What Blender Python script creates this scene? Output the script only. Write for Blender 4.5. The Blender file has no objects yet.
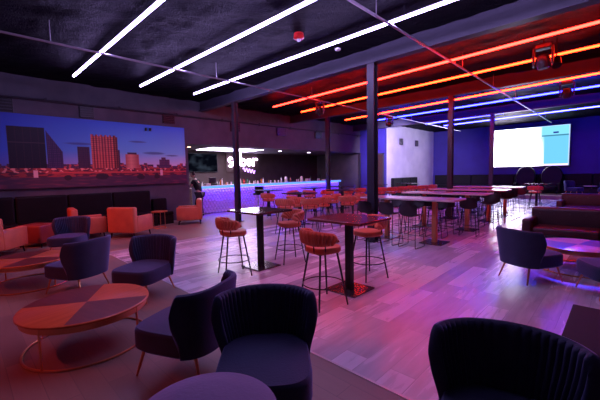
import bpy, bmesh, math, random
from math import sin, cos, pi, radians
from mathutils import Vector, Matrix, noise
random.seed(4)
C = bpy.context.scene.collection
SC = bpy.context.scene

# ------------------------------------------------------------------ materials
def mat(name, col, rough=0.5, metal=0.0, spec=0.5, coat=0.0, sheen=0.0, sheen_tint=None):
    m = bpy.data.materials.new(name); m.use_nodes = True
    b = m.node_tree.nodes['Principled BSDF']
    b.inputs['Base Color'].default_value = (*col, 1)
    b.inputs['Roughness'].default_value = rough
    b.inputs['Metallic'].default_value = metal
    b.inputs['Specular IOR Level'].default_value = spec
    b.inputs['Coat Weight'].default_value = coat
    b.inputs['Sheen Weight'].default_value = sheen
    if sheen_tint: b.inputs['Sheen Tint'].default_value = (*sheen_tint, 1)
    return m
def N(m, t, **kw):
    n = m.node_tree.nodes.new(t)
    for k, v in kw.items(): setattr(n, k, v)
    return n
def L(m, a, b): m.node_tree.links.new(a, b)
def vary(m, col2, scale=6, detail=4, bump=0.0, bscale=None, stretch=(1, 1, 1), lo=.35, hi=.65):
    b = m.node_tree.nodes['Principled BSDF']; c1 = tuple(b.inputs['Base Color'].default_value)
    tc = N(m, 'ShaderNodeTexCoord'); mp = N(m, 'ShaderNodeMapping'); mp.inputs['Scale'].default_value = stretch
    L(m, tc.outputs['Object'], mp.inputs['Vector'])
    nz = N(m, 'ShaderNodeTexNoise'); nz.inputs['Scale'].default_value = scale; nz.inputs['Detail'].default_value = detail
    L(m, mp.outputs[0], nz.inputs['Vector'])
    r = N(m, 'ShaderNodeValToRGB'); r.color_ramp.elements[0].position = lo; r.color_ramp.elements[1].position = hi
    r.color_ramp.elements[0].color = c1; r.color_ramp.elements[1].color = (*col2, 1)
    L(m, nz.outputs['Fac'], r.inputs[0]); L(m, r.outputs[0], b.inputs['Base Color'])
    if bump:
        n2 = N(m, 'ShaderNodeTexNoise'); n2.inputs['Scale'].default_value = bscale or scale * 4; n2.inputs['Detail'].default_value = 5
        L(m, mp.outputs[0], n2.inputs['Vector'])
        bp = N(m, 'ShaderNodeBump'); bp.inputs['Strength'].default_value = bump; bp.inputs['Distance'].default_value = .02
        L(m, n2.outputs['Fac'], bp.inputs['Height']); L(m, bp.outputs[0], b.inputs['Normal'])
    return m
def emis(name, col, s):
    m = bpy.data.materials.new(name); m.use_nodes = True; nt = m.node_tree; nt.nodes.clear()
    o = nt.nodes.new('ShaderNodeOutputMaterial'); e = nt.nodes.new('ShaderNodeEmission')
    e.inputs[0].default_value = (*col, 1); e.inputs[1].default_value = s; nt.links.new(e.outputs[0], o.inputs[0]); return m

def plank_mat(name, c1, c2, mortar, length, width, rot, rough, streak, bumpk=.15):
    m = mat(name, c1, rough); b = m.node_tree.nodes['Principled BSDF']
    tc = N(m, 'ShaderNodeTexCoord'); mp = N(m, 'ShaderNodeMapping'); mp.inputs['Rotation'].default_value = (0, 0, rot)
    L(m, tc.outputs['Object'], mp.inputs['Vector'])
    br = N(m, 'ShaderNodeTexBrick'); br.offset = .37; br.inputs['Scale'].default_value = 1
    br.inputs['Brick Width'].default_value = length; br.inputs['Row Height'].default_value = width
    br.inputs['Mortar Size'].default_value = .004; br.inputs['Mortar Smooth'].default_value = .3; br.inputs['Bias'].default_value = 0
    br.inputs['Color1'].default_value = (0, 0, 0, 1); br.inputs['Color2'].default_value = (1, 1, 1, 1); br.inputs['Mortar'].default_value = (.5, .5, .5, 1)
    L(m, mp.outputs[0], br.inputs['Vector'])
    mp2 = N(m, 'ShaderNodeMapping'); mp2.inputs['Scale'].default_value = (1.2, 9, 1); L(m, mp.outputs[0], mp2.inputs['Vector'])
    ad = N(m, 'ShaderNodeVectorMath', operation='MULTIPLY_ADD'); ad.inputs[1].default_value = (7, 3, 11)
    L(m, br.outputs['Color'], ad.inputs[0]); L(m, mp2.outputs[0], ad.inputs[2])
    nz = N(m, 'ShaderNodeTexNoise'); nz.inputs['Scale'].default_value = 1.3; nz.inputs['Detail'].default_value = 7; nz.inputs['Distortion'].default_value = .6
    L(m, ad.outputs[0], nz.inputs['Vector'])
    mx = N(m, 'ShaderNodeMath', operation='MULTIPLY_ADD'); mx.inputs[1].default_value = streak
    sep = N(m, 'ShaderNodeSeparateColor'); L(m, br.outputs['Color'], sep.inputs[0])
    mu = N(m, 'ShaderNodeMath', operation='MULTIPLY'); mu.inputs[1].default_value = 1 - streak; L(m, sep.outputs[0], mu.inputs[0])
    L(m, nz.outputs['Fac'], mx.inputs[0]); L(m, mu.outputs[0], mx.inputs[2])
    r = N(m, 'ShaderNodeValToRGB'); r.color_ramp.elements[0].position = .2; r.color_ramp.elements[1].position = .8
    r.color_ramp.elements[0].color = (*c1, 1); r.color_ramp.elements[1].color = (*c2, 1); L(m, mx.outputs[0], r.inputs[0])
    mm = N(m, 'ShaderNodeMix', data_type='RGBA'); L(m, br.outputs['Fac'], mm.inputs[0]); L(m, r.outputs[0], mm.inputs[6]); mm.inputs[7].default_value = (*mortar, 1)
    L(m, mm.outputs[2], b.inputs['Base Color'])
    rr = N(m, 'ShaderNodeMapRange'); rr.inputs[3].default_value = rough - .1; rr.inputs[4].default_value = rough + .14; L(m, mx.outputs[0], rr.inputs[0]); L(m, rr.outputs[0], b.inputs['Roughness'])
    bp = N(m, 'ShaderNodeBump'); bp.inputs['Strength'].default_value = bumpk; bp.inputs['Distance'].default_value = .01
    n3 = N(m, 'ShaderNodeTexNoise'); n3.inputs['Scale'].default_value = .9; n3.inputs['Detail'].default_value = 3; L(m, ad.outputs[0], n3.inputs['Vector'])
    L(m, n3.outputs['Fac'], bp.inputs['Height']); L(m, bp.outputs[0], b.inputs['Normal'])
    return m

M = {}
M['tile'] = plank_mat('grey_vinyl_plank', (.34, .31, .35), (.74, .69, .76), (.38, .36, .4), 1.25, .23, radians(90), .24, .62, .25)
M['wood'] = plank_mat('beige_plank', (.20, .125, .095), (.31, .195, .15), (.2, .13, .1), 1.5, .19, 0, .45, .5, .08)
M['wall'] = vary(mat('painted_wall', (.085, .08, .10), .75, spec=.3), (.115, .108, .13), 1.5, 3, .15, 8)
M['bluewall'] = vary(mat('blue_wall', (.028, .018, .20), .65), (.034, .024, .24), 1.2)
M['white'] = vary(mat('white_plaster', (.72, .70, .74), .7), (.60, .58, .63), 1.1, 4, .1, 6)
M['recess'] = vary(mat('recess_wall', (.065, .04, .035), .6), (.085, .055, .05), 2)
M['beam'] = vary(mat('beam_paint', (.030, .028, .045), .5), (.038, .035, .055), 2)
M['black'] = mat('black_metal', (.012, .012, .014), .35, .3)
M['column'] = mat('column_paint', (.04, .037, .05), .35, .2)
M['blackfab'] = vary(mat('black_leather', (.004, .0035, .0045), .55, spec=.2), (.006, .0055, .007), 8, 4, .2, 60)
M['blackplastic'] = mat('black_plastic', (.014, .014, .018), .4)
M['mattblack'] = mat('matt_black', (.006, .006, .007), .7, spec=.15)
M['velvet'] = vary(mat('grey_velvet', (.10, .085, .16), .8, sheen=.8, sheen_tint=(.6, .5, .9)), (.13, .11, .2), 3, 4, .1, 60)
M['navy'] = vary(mat('navy_velvet', (.016, .019, .050), .8, sheen=.55, sheen_tint=(.36, .38, .85)), (.022, .026, .064), 5, 5, .15, 90)
M['plate'] = mat('polished_dark_steel', (.16, .15, .16), .2, .8)
M['orange'] = vary(mat('orange_leather', (.52, .12, .06), .42), (.62, .155, .075), 4, 4, .12, 50)
M['orange2'] = vary(mat('orange_strap_leather', (.56, .13, .06), .45), (.68, .17, .08), 5, 4, .15, 60)
M['darkred'] = vary(mat('dark_red_leather', (.22, .03, .025), .45), (.26, .04, .03), 5)
M['maroon'] = vary(mat('maroon_leather', (.03, .010, .012), .42), (.04, .013, .015), 5, 4, .15, 50)
M['brass'] = mat('brushed_copper_leg', (.78, .33, .16), .32, .85)
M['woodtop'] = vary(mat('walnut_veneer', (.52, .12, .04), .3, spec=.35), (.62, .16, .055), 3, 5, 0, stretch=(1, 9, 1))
M['woodtop_shaded'] = vary(mat('shaded_veneer', (.13, .022, .016), .36, spec=.3), (.17, .03, .02), 3, 5, 0, stretch=(9, 1, 1))  # darker copy of the table veneer, for the painted shadow quadrants
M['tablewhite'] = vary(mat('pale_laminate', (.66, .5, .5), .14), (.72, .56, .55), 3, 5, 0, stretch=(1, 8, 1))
M['tabledark'] = vary(mat('dark_laminate', (.035, .018, .022), .1), (.07, .03, .03), 3, 5, 0, stretch=(1, 8, 1))
M['tablered'] = vary(mat('cherry_laminate', (.10, .022, .022), .16), (.19, .04, .04), 3, 5, 0, stretch=(1, 8, 1))
M['postwood'] = vary(mat('orange_wood_post', (.55, .17, .06), .45), (.66, .22, .09), 5, 5, 0, stretch=(6, 6, 1))
M['steel'] = mat('steel_pipe', (.45, .43, .47), .35, .8)
M['darkpipe'] = mat('dark_conduit', (.03, .028, .04), .5)
M['chrome'] = mat('chrome', (.7, .7, .72), .15, 1)
M['door'] = vary(mat('brown_door', (.035, .014, .01), .5), (.05, .02, .015), 3, 5, 0, stretch=(8, 8, 1))
M['skin'] = mat('skin', (.62, .36, .27), .5)
M['blackcloth'] = mat('black_cloth', (.012, .012, .014), .85)
M['greycloth'] = mat('dark_trousers', (.035, .03, .045), .85)
M['hair'] = mat('dark_hair', (.04, .025, .02), .7)
M['bartop'] = mat('bar_stone', (.55, .45, .45), .2)
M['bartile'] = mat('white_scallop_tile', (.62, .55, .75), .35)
M['red'] = mat('red_plastic', (.6, .02, .02), .35)
M['whitep'] = mat('white_plastic', (.8, .8, .82), .4)
M['trim'] = mat('pale_trim', (.55, .5, .5), .35, .5)
# ceiling: black sprayed foam
m = mat('black_spray_foam', (.013, .011, .016), .5, spec=.03); M['foam'] = m
b = m.node_tree.nodes['Principled BSDF']; tc = N(m, 'ShaderNodeTexCoord')
mz = N(m, 'ShaderNodeMapping'); mz.inputs['Scale'].default_value = (1.0, 1.5, 1); L(m, tc.outputs['Object'], mz.inputs[0])
nz = N(m, 'ShaderNodeTexNoise'); nz.inputs['Scale'].default_value = 13; nz.inputs['Detail'].default_value = 8; nz.inputs['Roughness'].default_value = .62; nz.inputs['Distortion'].default_value = 1.3
L(m, mz.outputs[0], nz.inputs['Vector']); bp = N(m, 'ShaderNodeBump'); bp.inputs['Strength'].default_value = 1; bp.inputs['Distance'].default_value = .3
L(m, nz.outputs['Fac'], bp.inputs['Height']); L(m, bp.outputs[0], b.inputs['Normal'])
# lights
M['e_white'] = emis('tube_violet_white', (.53, .38, 1.0), 34)
M['e_red'] = emis('tube_red', (1, .010, .006), 35)
M['e_red2'] = emis('tube_red_orange', (1, .015, .003), 35)
M['e_blue'] = emis('tube_blue', (.008, .010, 1.0), 60)
M['e_blue2'] = emis('tube_blue_violet', (.022, .022, 1.0), 40)
M['e_strip'] = emis('led_strip_blue', (.03, .015, 1.0), 170)
M['e_edge'] = emis('led_edge_blue', (.10, .28, 1.0), 1.3)
M['e_neon'] = emis('neon_white', (.80, .60, 1.0), 16)
M['e_neon2'] = emis('neon_violet', (.55, .25, 1.0), 4)
M['e_panel'] = emis('ceiling_panel_glow', (.85, .72, 1.0), 9)
M['e_spot'] = emis('warm_bulb', (1, .45, .25), 10)
M['e_led'] = emis('small_white_led', (1, 1, 1), 4)

# ------------------------------------------------------------------ mesh helpers
def link(name, bm, m, parent=None, smooth=False):
    bmesh.ops.recalc_face_normals(bm, faces=bm.faces[:])
    me = bpy.data.meshes.new(name); bm.to_mesh(me); bm.free()
    if isinstance(m, (list, tuple)):
        for q in m: me.materials.append(q)
    else: me.materials.append(m)
    if smooth:
        for p in me.polygons: p.use_smooth = True
        try: me.set_sharp_from_angle(angle=radians(40))
        except Exception: pass
    o = bpy.data.objects.new(name, me); C.objects.link(o)
    if parent: o.parent = parent
    return o
def tag(o, label=None, cat=None, group=None, kind=None):
    if label: o['label'] = label
    if cat: o['category'] = cat
    if group: o['group'] = group
    if kind: o['kind'] = kind
    return o
def thing(name, label, cat, loc=(0, 0, 0), rz=0, group=None):
    o = bpy.data.objects.new(name, None); C.objects.link(o); o.empty_display_size = .1
    o.location = loc; o.rotation_euler = (0, 0, rz); return tag(o, label, cat, group)
def dup(root, loc, rz, label=None, group=None):
    def cp(o, par):
        c = o.copy(); C.objects.link(c)
        if par: c.parent = par
        for ch in o.children: cp(ch, c)
        return c
    r = cp(root, None); r.location = loc; r.rotation_euler = (0, 0, rz)
    if label: r['label'] = label
    if group: r['group'] = group
    return r
def box(bm, x0, x1, y0, y1, z0, z1, bev=0, seg=2, mi=0, mtx=None):
    vs = [bm.verts.new((x, y, z)) for x in (x0, x1) for y in (y0, y1) for z in (z0, z1)]
    fs = [bm.faces.new([vs[i] for i in q]) for q in ((0, 1, 3, 2), (4, 6, 7, 5), (0, 4, 5, 1), (2, 3, 7, 6), (0, 2, 6, 4), (1, 5, 7, 3))]
    for f_ in fs: f_.material_index = mi
    if mtx: bmesh.ops.transform(bm, matrix=mtx, verts=vs)
    if bev:
        es = list({e for f_ in fs for e in f_.edges})
        bmesh.ops.recalc_face_normals(bm, faces=fs)
        bmesh.ops.bevel(bm, geom=es, offset=bev, segments=seg, profile=.5, affect='EDGES', clamp_overlap=True)
    return bm
def B(*a, **k): return box(bmesh.new(), *a, **k)
def tube(bm, pts, r, n=8, closed=False, r2=None):
    pts = [Vector(p) for p in pts]; k = len(pts); rings = []
    for i, p in enumerate(pts):
        if closed: d = pts[(i + 1) % k] - pts[i - 1]
        else: d = pts[min(i + 1, k - 1)] - pts[max(i - 1, 0)]
        d.normalize(); a = Vector((0, 0, 1)) if abs(d.z) < .9 else Vector((1, 0, 0))
        u = d.cross(a).normalized(); v = d.cross(u)
        rr = r if r2 is None else r + (r2 - r) * i / (k - 1)
        rings.append([bm.verts.new(p + (u * cos(2 * pi * j / n) + v * sin(2 * pi * j / n)) * rr) for j in range(n)])
    for i in range(k if closed else k - 1):
        A_, B_ = rings[i], rings[(i + 1) % k]
        for j in range(n): bm.faces.new((A_[j], A_[(j + 1) % n], B_[(j + 1) % n], B_[j]))
    if not closed: bm.faces.new(rings[0][::-1]); bm.faces.new(rings[-1])
    return bm
def T(pts, r, **k): return tube(bmesh.new(), pts, r, **k)
def lathe(bm, prof, n=24, c=(0, 0, 0), sx=1, sy=1):
    rings = []
    for r, z in prof:
        if r < 1e-5: rings.append([bm.verts.new((c[0], c[1], c[2] + z))])
        else: rings.append([bm.verts.new((c[0] + r * sx * cos(2 * pi * j / n), c[1] + r * sy * sin(2 * pi * j / n), c[2] + z)) for j in range(n)])
    for A_, B_ in zip(rings, rings[1:]):
        for j in range(n):
            q = [A_[j % len(A_)], A_[(j + 1) % len(A_)], B_[(j + 1) % len(B_)], B_[j % len(B_)]]
            q2 = []
            for v in q:
                if v not in q2: q2.append(v)
            if len(q2) > 2: bm.faces.new(q2)
    if len(rings[0]) > 1: bm.faces.new(rings[0][::-1])
    if len(rings[-1]) > 1: bm.faces.new(rings[-1])
    return bm
def LT(prof, **k): return lathe(bmesh.new(), prof, **k)
def cushion(w, d, z0, z1, r=.08, p=3.0, crown=.02, n=40, taper=0.0, yoff=0):
    """rounded superellipse cushion"""
    bm = bmesh.new(); rings = []
    prof = [(.93, z0), (1, z0 + r * .35), (1.0, (z0 + z1) / 2), (1, z1 - r * .5), (.985, z1 - r * .2), (.95, z1), (.7, z1 + crown * .6), (.35, z1 + crown * .95)]
    for s, z in prof:
        ring = []
        for j in range(n):
            t = 2 * pi * j / n; c, s_ = cos(t), sin(t)
            x = math.copysign(abs(c) ** (2 / p), c) * w / 2 * s; y = math.copysign(abs(s_) ** (2 / p), s_) * d / 2 * s
            x *= 1 + taper * (y / (d / 2)) ; ring.append(bm.verts.new((x, y + yoff, z)))
        rings.append(ring)
    for A_, B_ in zip(rings, rings[1:]):
        for j in range(n): bm.faces.new((A_[j], A_[(j + 1) % n], B_[(j + 1) % n], B_[j]))
    bm.faces.new(rings[0][::-1])
    c = bm.verts.new((0, yoff, z1 + crown))
    for j in range(n): bm.faces.new((rings[-1][j], rings[-1][(j + 1) % n], c))
    return bm
def shell(Tmax, rad, thick, z0, ztop, nt=72, nz=12, inner_rib=0, ribn=0, outer_rib=0, lean=0.0, tb=1.0, tt=1.0, weave=False, aspect=1.0, p=2.4):
    """curved back wrapping around -Y. Tmax: half angle, rad(f): plan radius, ztop(s): top height for s in -1..1"""
    bm = bmesh.new(); loops = []
    def pt(s, f, off):
        k_ = max(0, min(1, (f - .25) / .6)); Tm = Tmax * (tb + (tt - tb) * k_ * k_ * (3 - 2 * k_)); t = s * Tm
        r = rad * (1 + lean * f) + off
        c, q = cos(t), sin(t)
        px = math.copysign(abs(q) ** (2 / p), q) * r; py = -math.copysign(abs(c) ** (2 / p), c) * r * aspect
        zt = ztop(s); return Vector((px, py, z0 + (zt - z0) * f))
    for i in range(nt + 1):
        s = -1 + 2 * i / nt; ring = []
        e = min(1, (1 - abs(s)) / .04); th = thick * (.45 + .55 * math.sqrt(max(0, 1 - (1 - e) ** 2)))
        for k in range(nz + 1):
            f = k / nz
            ri = outer_rib * abs(sin(s * ribn * pi / 2 + (f * 3 if weave else 0)))
            if weave: ri *= abs(sin(f * pi * 1.0)) ** .3
            ring.append(pt(s, f, th / 2 + ri))
        top = pt(s, 1, 0)
        for a in (45, 90, 135):
            q = pt(s, 1, th / 2 * cos(radians(a))); q.z += th / 2 * sin(radians(a)); ring.append(q)
        for k in range(nz, -1, -1):
            f = k / nz
            rb = inner_rib * abs(sin(s * ribn * pi / 2 + (-f * 3 if weave else 0))) * min(1, f * 3)
            ring.append(pt(s, f, -th / 2 - rb))
        loops.append([bm.verts.new(v) for v in ring])
    n = len(loops[0])
    for A_, B_ in zip(loops, loops[1:]):
        for j in range(n): bm.faces.new((A_[j], A_[(j + 1) % n], B_[(j + 1) % n], B_[j]))
    bm.faces.new(loops[0][::-1]); bm.faces.new(loops[-1])
    return bm

# ------------------------------------------------------------------ the room
X0, X1, Y0, Y1, ZC = -4.0, 12.3, -25.5, 3.6, 4.60
def struct(name, bm, m, parent=None, smooth=False):
    o = link(name, bm, m, parent, smooth); o['kind'] = 'structure'; return o
struct('floor', B(X0, 16.2, Y0, Y1, -.12, -.012), M['wood'])
bm = bmesh.new(); box(bm, X0, 8.3, Y0, -2.25, -.012, 0.0); struct('floor_grey_planks', bm, M['tile'])
bm = bmesh.new(); box(bm, X0, 8.3, -2.25, -2.225, -.012, .004); box(bm, 8.3, 8.325, Y0, -2.225, -.012, .004); struct('trim_1', bm, M['trim'])
# lighter planks lie at the same level on the far side of the metal strip
bm = bmesh.new(); box(bm, X0, 16.2, -2.225, Y1, -.012, 0.0); box(bm, 8.325, 16.2, Y0, -2.225, -.012, 0.0); struct('floor_beige_planks', bm, M['wood'])
# ceiling with real relief
bm = bmesh.new(); nx, ny = 150, 220
g = []
for i in range(nx + 1):
    row = []
    for j in range(ny + 1):
        x = X0 + (16.2 - X0) * i / nx; y = Y0 + (Y1 - Y0) * j / ny
        h = noise.fractal(Vector((x * 1.6, y * 2.2, 0)), 1.0, 2.0, 4) * .04
        row.append(bm.verts.new((x, y, ZC + h)))
    g.append(row)
for i in range(nx):
    for j in range(ny): bm.faces.new((g[i][j], g[i][j + 1], g[i + 1][j + 1], g[i + 1][j]))
struct('ceiling', bm, M['foam'], smooth=True)
struct('ceiling_slab', B(X0, 16.2, Y0, Y1, ZC + .15, ZC + .3), M['beam'])
# mural / bar wall at x = X1 : solid part, soffit above the bar opening
SY, XB = -18.3, 10.5
bm = bmesh.new()
box(bm, X1, X1 + .25, -6.4, Y1, 0, ZC + .15)
box(bm, X1, X1 + .25, SY, -6.4, 2.93, ZC + .15)
struct('wall_left', bm, M['wall'])
struct('wall_bar_back', B(16.0, 16.2, SY, -6.1, 0, 3.1), M['recess'])
struct('wall_bar_end', B(X1 + .25, 16.0, -6.4, -6.15, 0, 2.93), M['wall'])
struct('wall_bar_far', B(X1, 16.2, SY - .2, SY, 0, 3.1), M['wall'])
struct('ceiling_bar', B(X1 + .25, 16.0, SY, -6.4, 2.93, 3.1), M['wall'])
struct('wall_passage', B(XB, X1, SY - .2, SY, 0, ZC + .15), M['bluewall'])  # blue paint stands for the blue tubes' light on a grey wall
d = struct('door_1', B(10.62, 11.22, SY + .005, SY + .05, .01, 2.75, bev=.01), M['door'])
h_ = link('door_handle', T([(11.12, SY + .05, 1.0), (11.12, SY + .11, 1.0), (11.0, SY + .11, 1.0)], .012), M['steel'], d)
bm = bmesh.new(); box(bm, 10.54, 10.62, SY + .005, SY + .07, 0, 2.83); box(bm, 11.22, 11.30, SY + .005, SY + .07, 0, 2.83); box(bm, 10.54, 11.30, SY + .005, SY + .07, 2.75, 2.83)
struct('trim_2', bm, M['darkpipe'])
struct('wall_white', B(XB, XB + .2, Y0, SY - .2, 0, ZC + .15), M['white'])
struct('trim_3', B(X1 - .06, X1 + .02, SY, SY + .1, 0, 2.93), M['darkpipe'])
struct('wall_right', B(X0, XB + .2, Y0 - .2, Y0, 0, ZC + .15), M['bluewall'])
struct('wall_front', B(X0 - .2, X0, Y0, Y1, 0, ZC + .15), M['wall'])
struct('wall_near', B(X0, 16.2, Y1, Y1 + .2, 0, ZC + .15), M['wall'])
# raised platform before the screen
struct('floor_platform', B(X0, XB, Y0, -22.4, 0, .2, bev=.01), M['wood'])

# beams
def beam(y, label):
    t = thing('ceiling_beam', label, 'beam', (0, y, 0))
    link('web', B(X0, X1, -.05, .05, 4.27, ZC + .05), M['beam'], t)
    link('flange', B(X0, X1, -.11, .11, 4.24, 4.275), M['beam'], t)
beam(-7.05, 'long dark ceiling beam nearest the camera, between white and red tubes')
beam(-12.1, 'long ceiling beam in the red lit zone, glowing dull red')
beam(-17.6, 'far ceiling beam among the blue tubes, nearest the screen')
# columns
def column(x, y, label, w=.16):
    t = thing('steel_column', label, 'column', (x, y, 0), 0, 'steel columns under the beams')
    bm = bmesh.new(); box(bm, -w / 2, w / 2, -w / 2, -w / 2 + .014, .02, 4.24); box(bm, -w / 2, w / 2, w / 2 - .014, w / 2, .02, 4.24); box(bm, -.012, .012, -w / 2 + .014, w / 2 - .014, .02, 4.24)
    link('shaft', bm, M['column'], t)
    link('base_plate', B(-.15, .15, -.15, .15, 0, .02), M['black'], t)
column(4.38, -7.05, 'dark steel column standing behind the nearest cherry high table, tallest in view', .19)
column(10.0, -7.05, 'dark steel column in front of the left end of the bar and neon sign')
column(4.38, -12.1, 'dark steel column rising behind the first long communal tables')
column(9.9, -12.1, 'slim dark column at the right end of the bar')
column(4.5, -17.6, 'farthest dark column, just left of the projection screen')

# ------------------------------------------------------------------ LED tubes
def led(x0, y0, x1, y1, z, m, label, group, cat='light'):
    dx, dy = x1 - x0, y1 - y0; ln = math.hypot(dx, dy)
    t = thing('led_tube_light', label, cat, ((x0 + x1) / 2, (y0 + y1) / 2, z), math.atan2(dy, dx), group)
    link('tube', T([(-ln / 2, 0, 0), (ln / 2, 0, 0)], .027, n=8), m, t)
    bm = bmesh.new(); box(bm, -ln / 2, ln / 2, -.022, .022, .03, .05)
    link('mounting_channel', bm, M['darkpipe'], t)
    k = int(ln / 2.4)
    for i in range(k + 1):
        x = -ln / 2 + .15 + (ln - .3) * i / max(1, k)
        link('hanger_rod', T([(x, 0, .05), (x, 0, ZC - z + .06)], .005, n=5), M['darkpipe'], t)
    for x in (-ln / 2, ln / 2): link('end_cap', T([(x - .02, 0, 0), (x + .02, 0, 0)], .032, n=8), M['darkpipe'], t)
ZT = 4.4
led(10.65, -2.38, 1.2, -2.42, ZT, M['e_white'], 'violet white light tube over the lounge, nearest to the left edge', 'white ceiling tubes')
led(10.52, -4.05, .6, -4.1, ZT, M['e_white'], 'violet white light tube, the middle of the three white ones', 'white ceiling tubes')
led(10.4, -5.72, .3, -5.7, ZT, M['e_white'], 'violet white light tube running just before the nearest ceiling beam', 'white ceiling tubes')
led(10.34, -9.17, -1.2, -8.45, ZT, M['e_red'], 'glowing red light tube, first one behind the nearest beam', 'red ceiling tubes')
led(10.38, -10.85, -1.2, -10.05, ZT, M['e_red2'], 'glowing orange red light tube, second one behind the nearest beam', 'red ceiling tubes')
led(10.5, -14.25, -1.2, -12.9, ZT, M['e_red2'], 'glowing orange red light tube, the farthest of the red ones', 'red ceiling tubes')
led(9.9, -15.7, -1.2, -15.0, ZT, M['e_blue'], 'long deep blue light tube, first behind the farthest red one', 'blue ceiling tubes')
led(8.4, -19.2, -1.2, -17.9, ZT, M['e_blue2'], 'pale blue light tube above the projection screen, upper of the pair', 'blue ceiling tubes')
led(8.0, -20.9, -1.2, -19.9, ZT, M['e_blue2'], 'pale blue light tube directly over the platform, nearest the screen', 'blue ceiling tubes')

# pipes
def pipe(x, y0, y1, z, r, label, hang):
    t = thing('sprinkler_pipe', label, 'pipe', (x, 0, z))
    link('pipe_run', T([(0, y0, 0), (0, (y0 + y1) / 2, 0), (0, y1, 0)], r), M['steel'], t)
    for y in hang: link('hanger_rod', T([(0, y, 0), (0, y, ZC - z + .06)], .007, n=5), M['steel'], t)
pipe(7.7, -22.9, 2.5, 4.2, .022, 'thin steel sprinkler pipe crossing under the white tubes above the lounge', [-1.4, -4.9, -8.6, -12.5, -16, -19.5])
pipe(2.97, -22.9, .5, 4.2, .022, 'thin steel sprinkler pipe crossing the red tubes toward the screen', [-4.9, -8.9, -11.6, -14.5, -18, -21])
t = thing('wall_conduit', 'dark horizontal conduit fixed along the wall above mural and bar', 'pipe', (12.25, 0, 4.0))
link('pipe_run', T([(0, 3.4, -.05), (0, -19, .02)], .035), M['darkpipe'], t)
for y in range(-18, 3, 2): link('bracket', B(-.03, .05, y - .02, y + .02, -.06, .05), M['darkpipe'], t)
def vent(y0, y1, z0, z1, label):
    t = thing('wall_vent', label, 'vent', (12.3, (y0 + y1) / 2, z0), 0, 'dark vents under the conduit')
    w = abs(y1 - y0) / 2; h = z1 - z0
    link('frame', B(-.05, 0, -w, w, 0, h, bev=.008), M['black'], t)
    bm = bmesh.new()
    for k in range(5): box(bm, -.07, -.05, -w + .03, w - .03, h * (k + .5) / 5 - .012, h * (k + .5) / 5 + .012)
    link('louvre', bm, M['darkpipe'], t)
for a in ((-1.25, -.6, 3.5, 3.92, 'dark wall vent at the far left above the mural'), (-3.22, -2.83, 3.58, 3.93, 'dark wall vent above the left building of the mural'),
          (-5.9, -5.45, 3.64, 3.96, 'dark louvred vent above the right end of the mural'), (-8.9, -8.4, 3.55, 3.95, 'dark wall vent above the neon sign beside the left column'),
          (-11.7, -11.1, 3.55, 3.95, 'dark wall vent over the middle of the bar'), (-14.45, -13.9, 3.58, 3.97, 'dark wall vent over the right end of the bar')): vent(*a)

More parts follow.
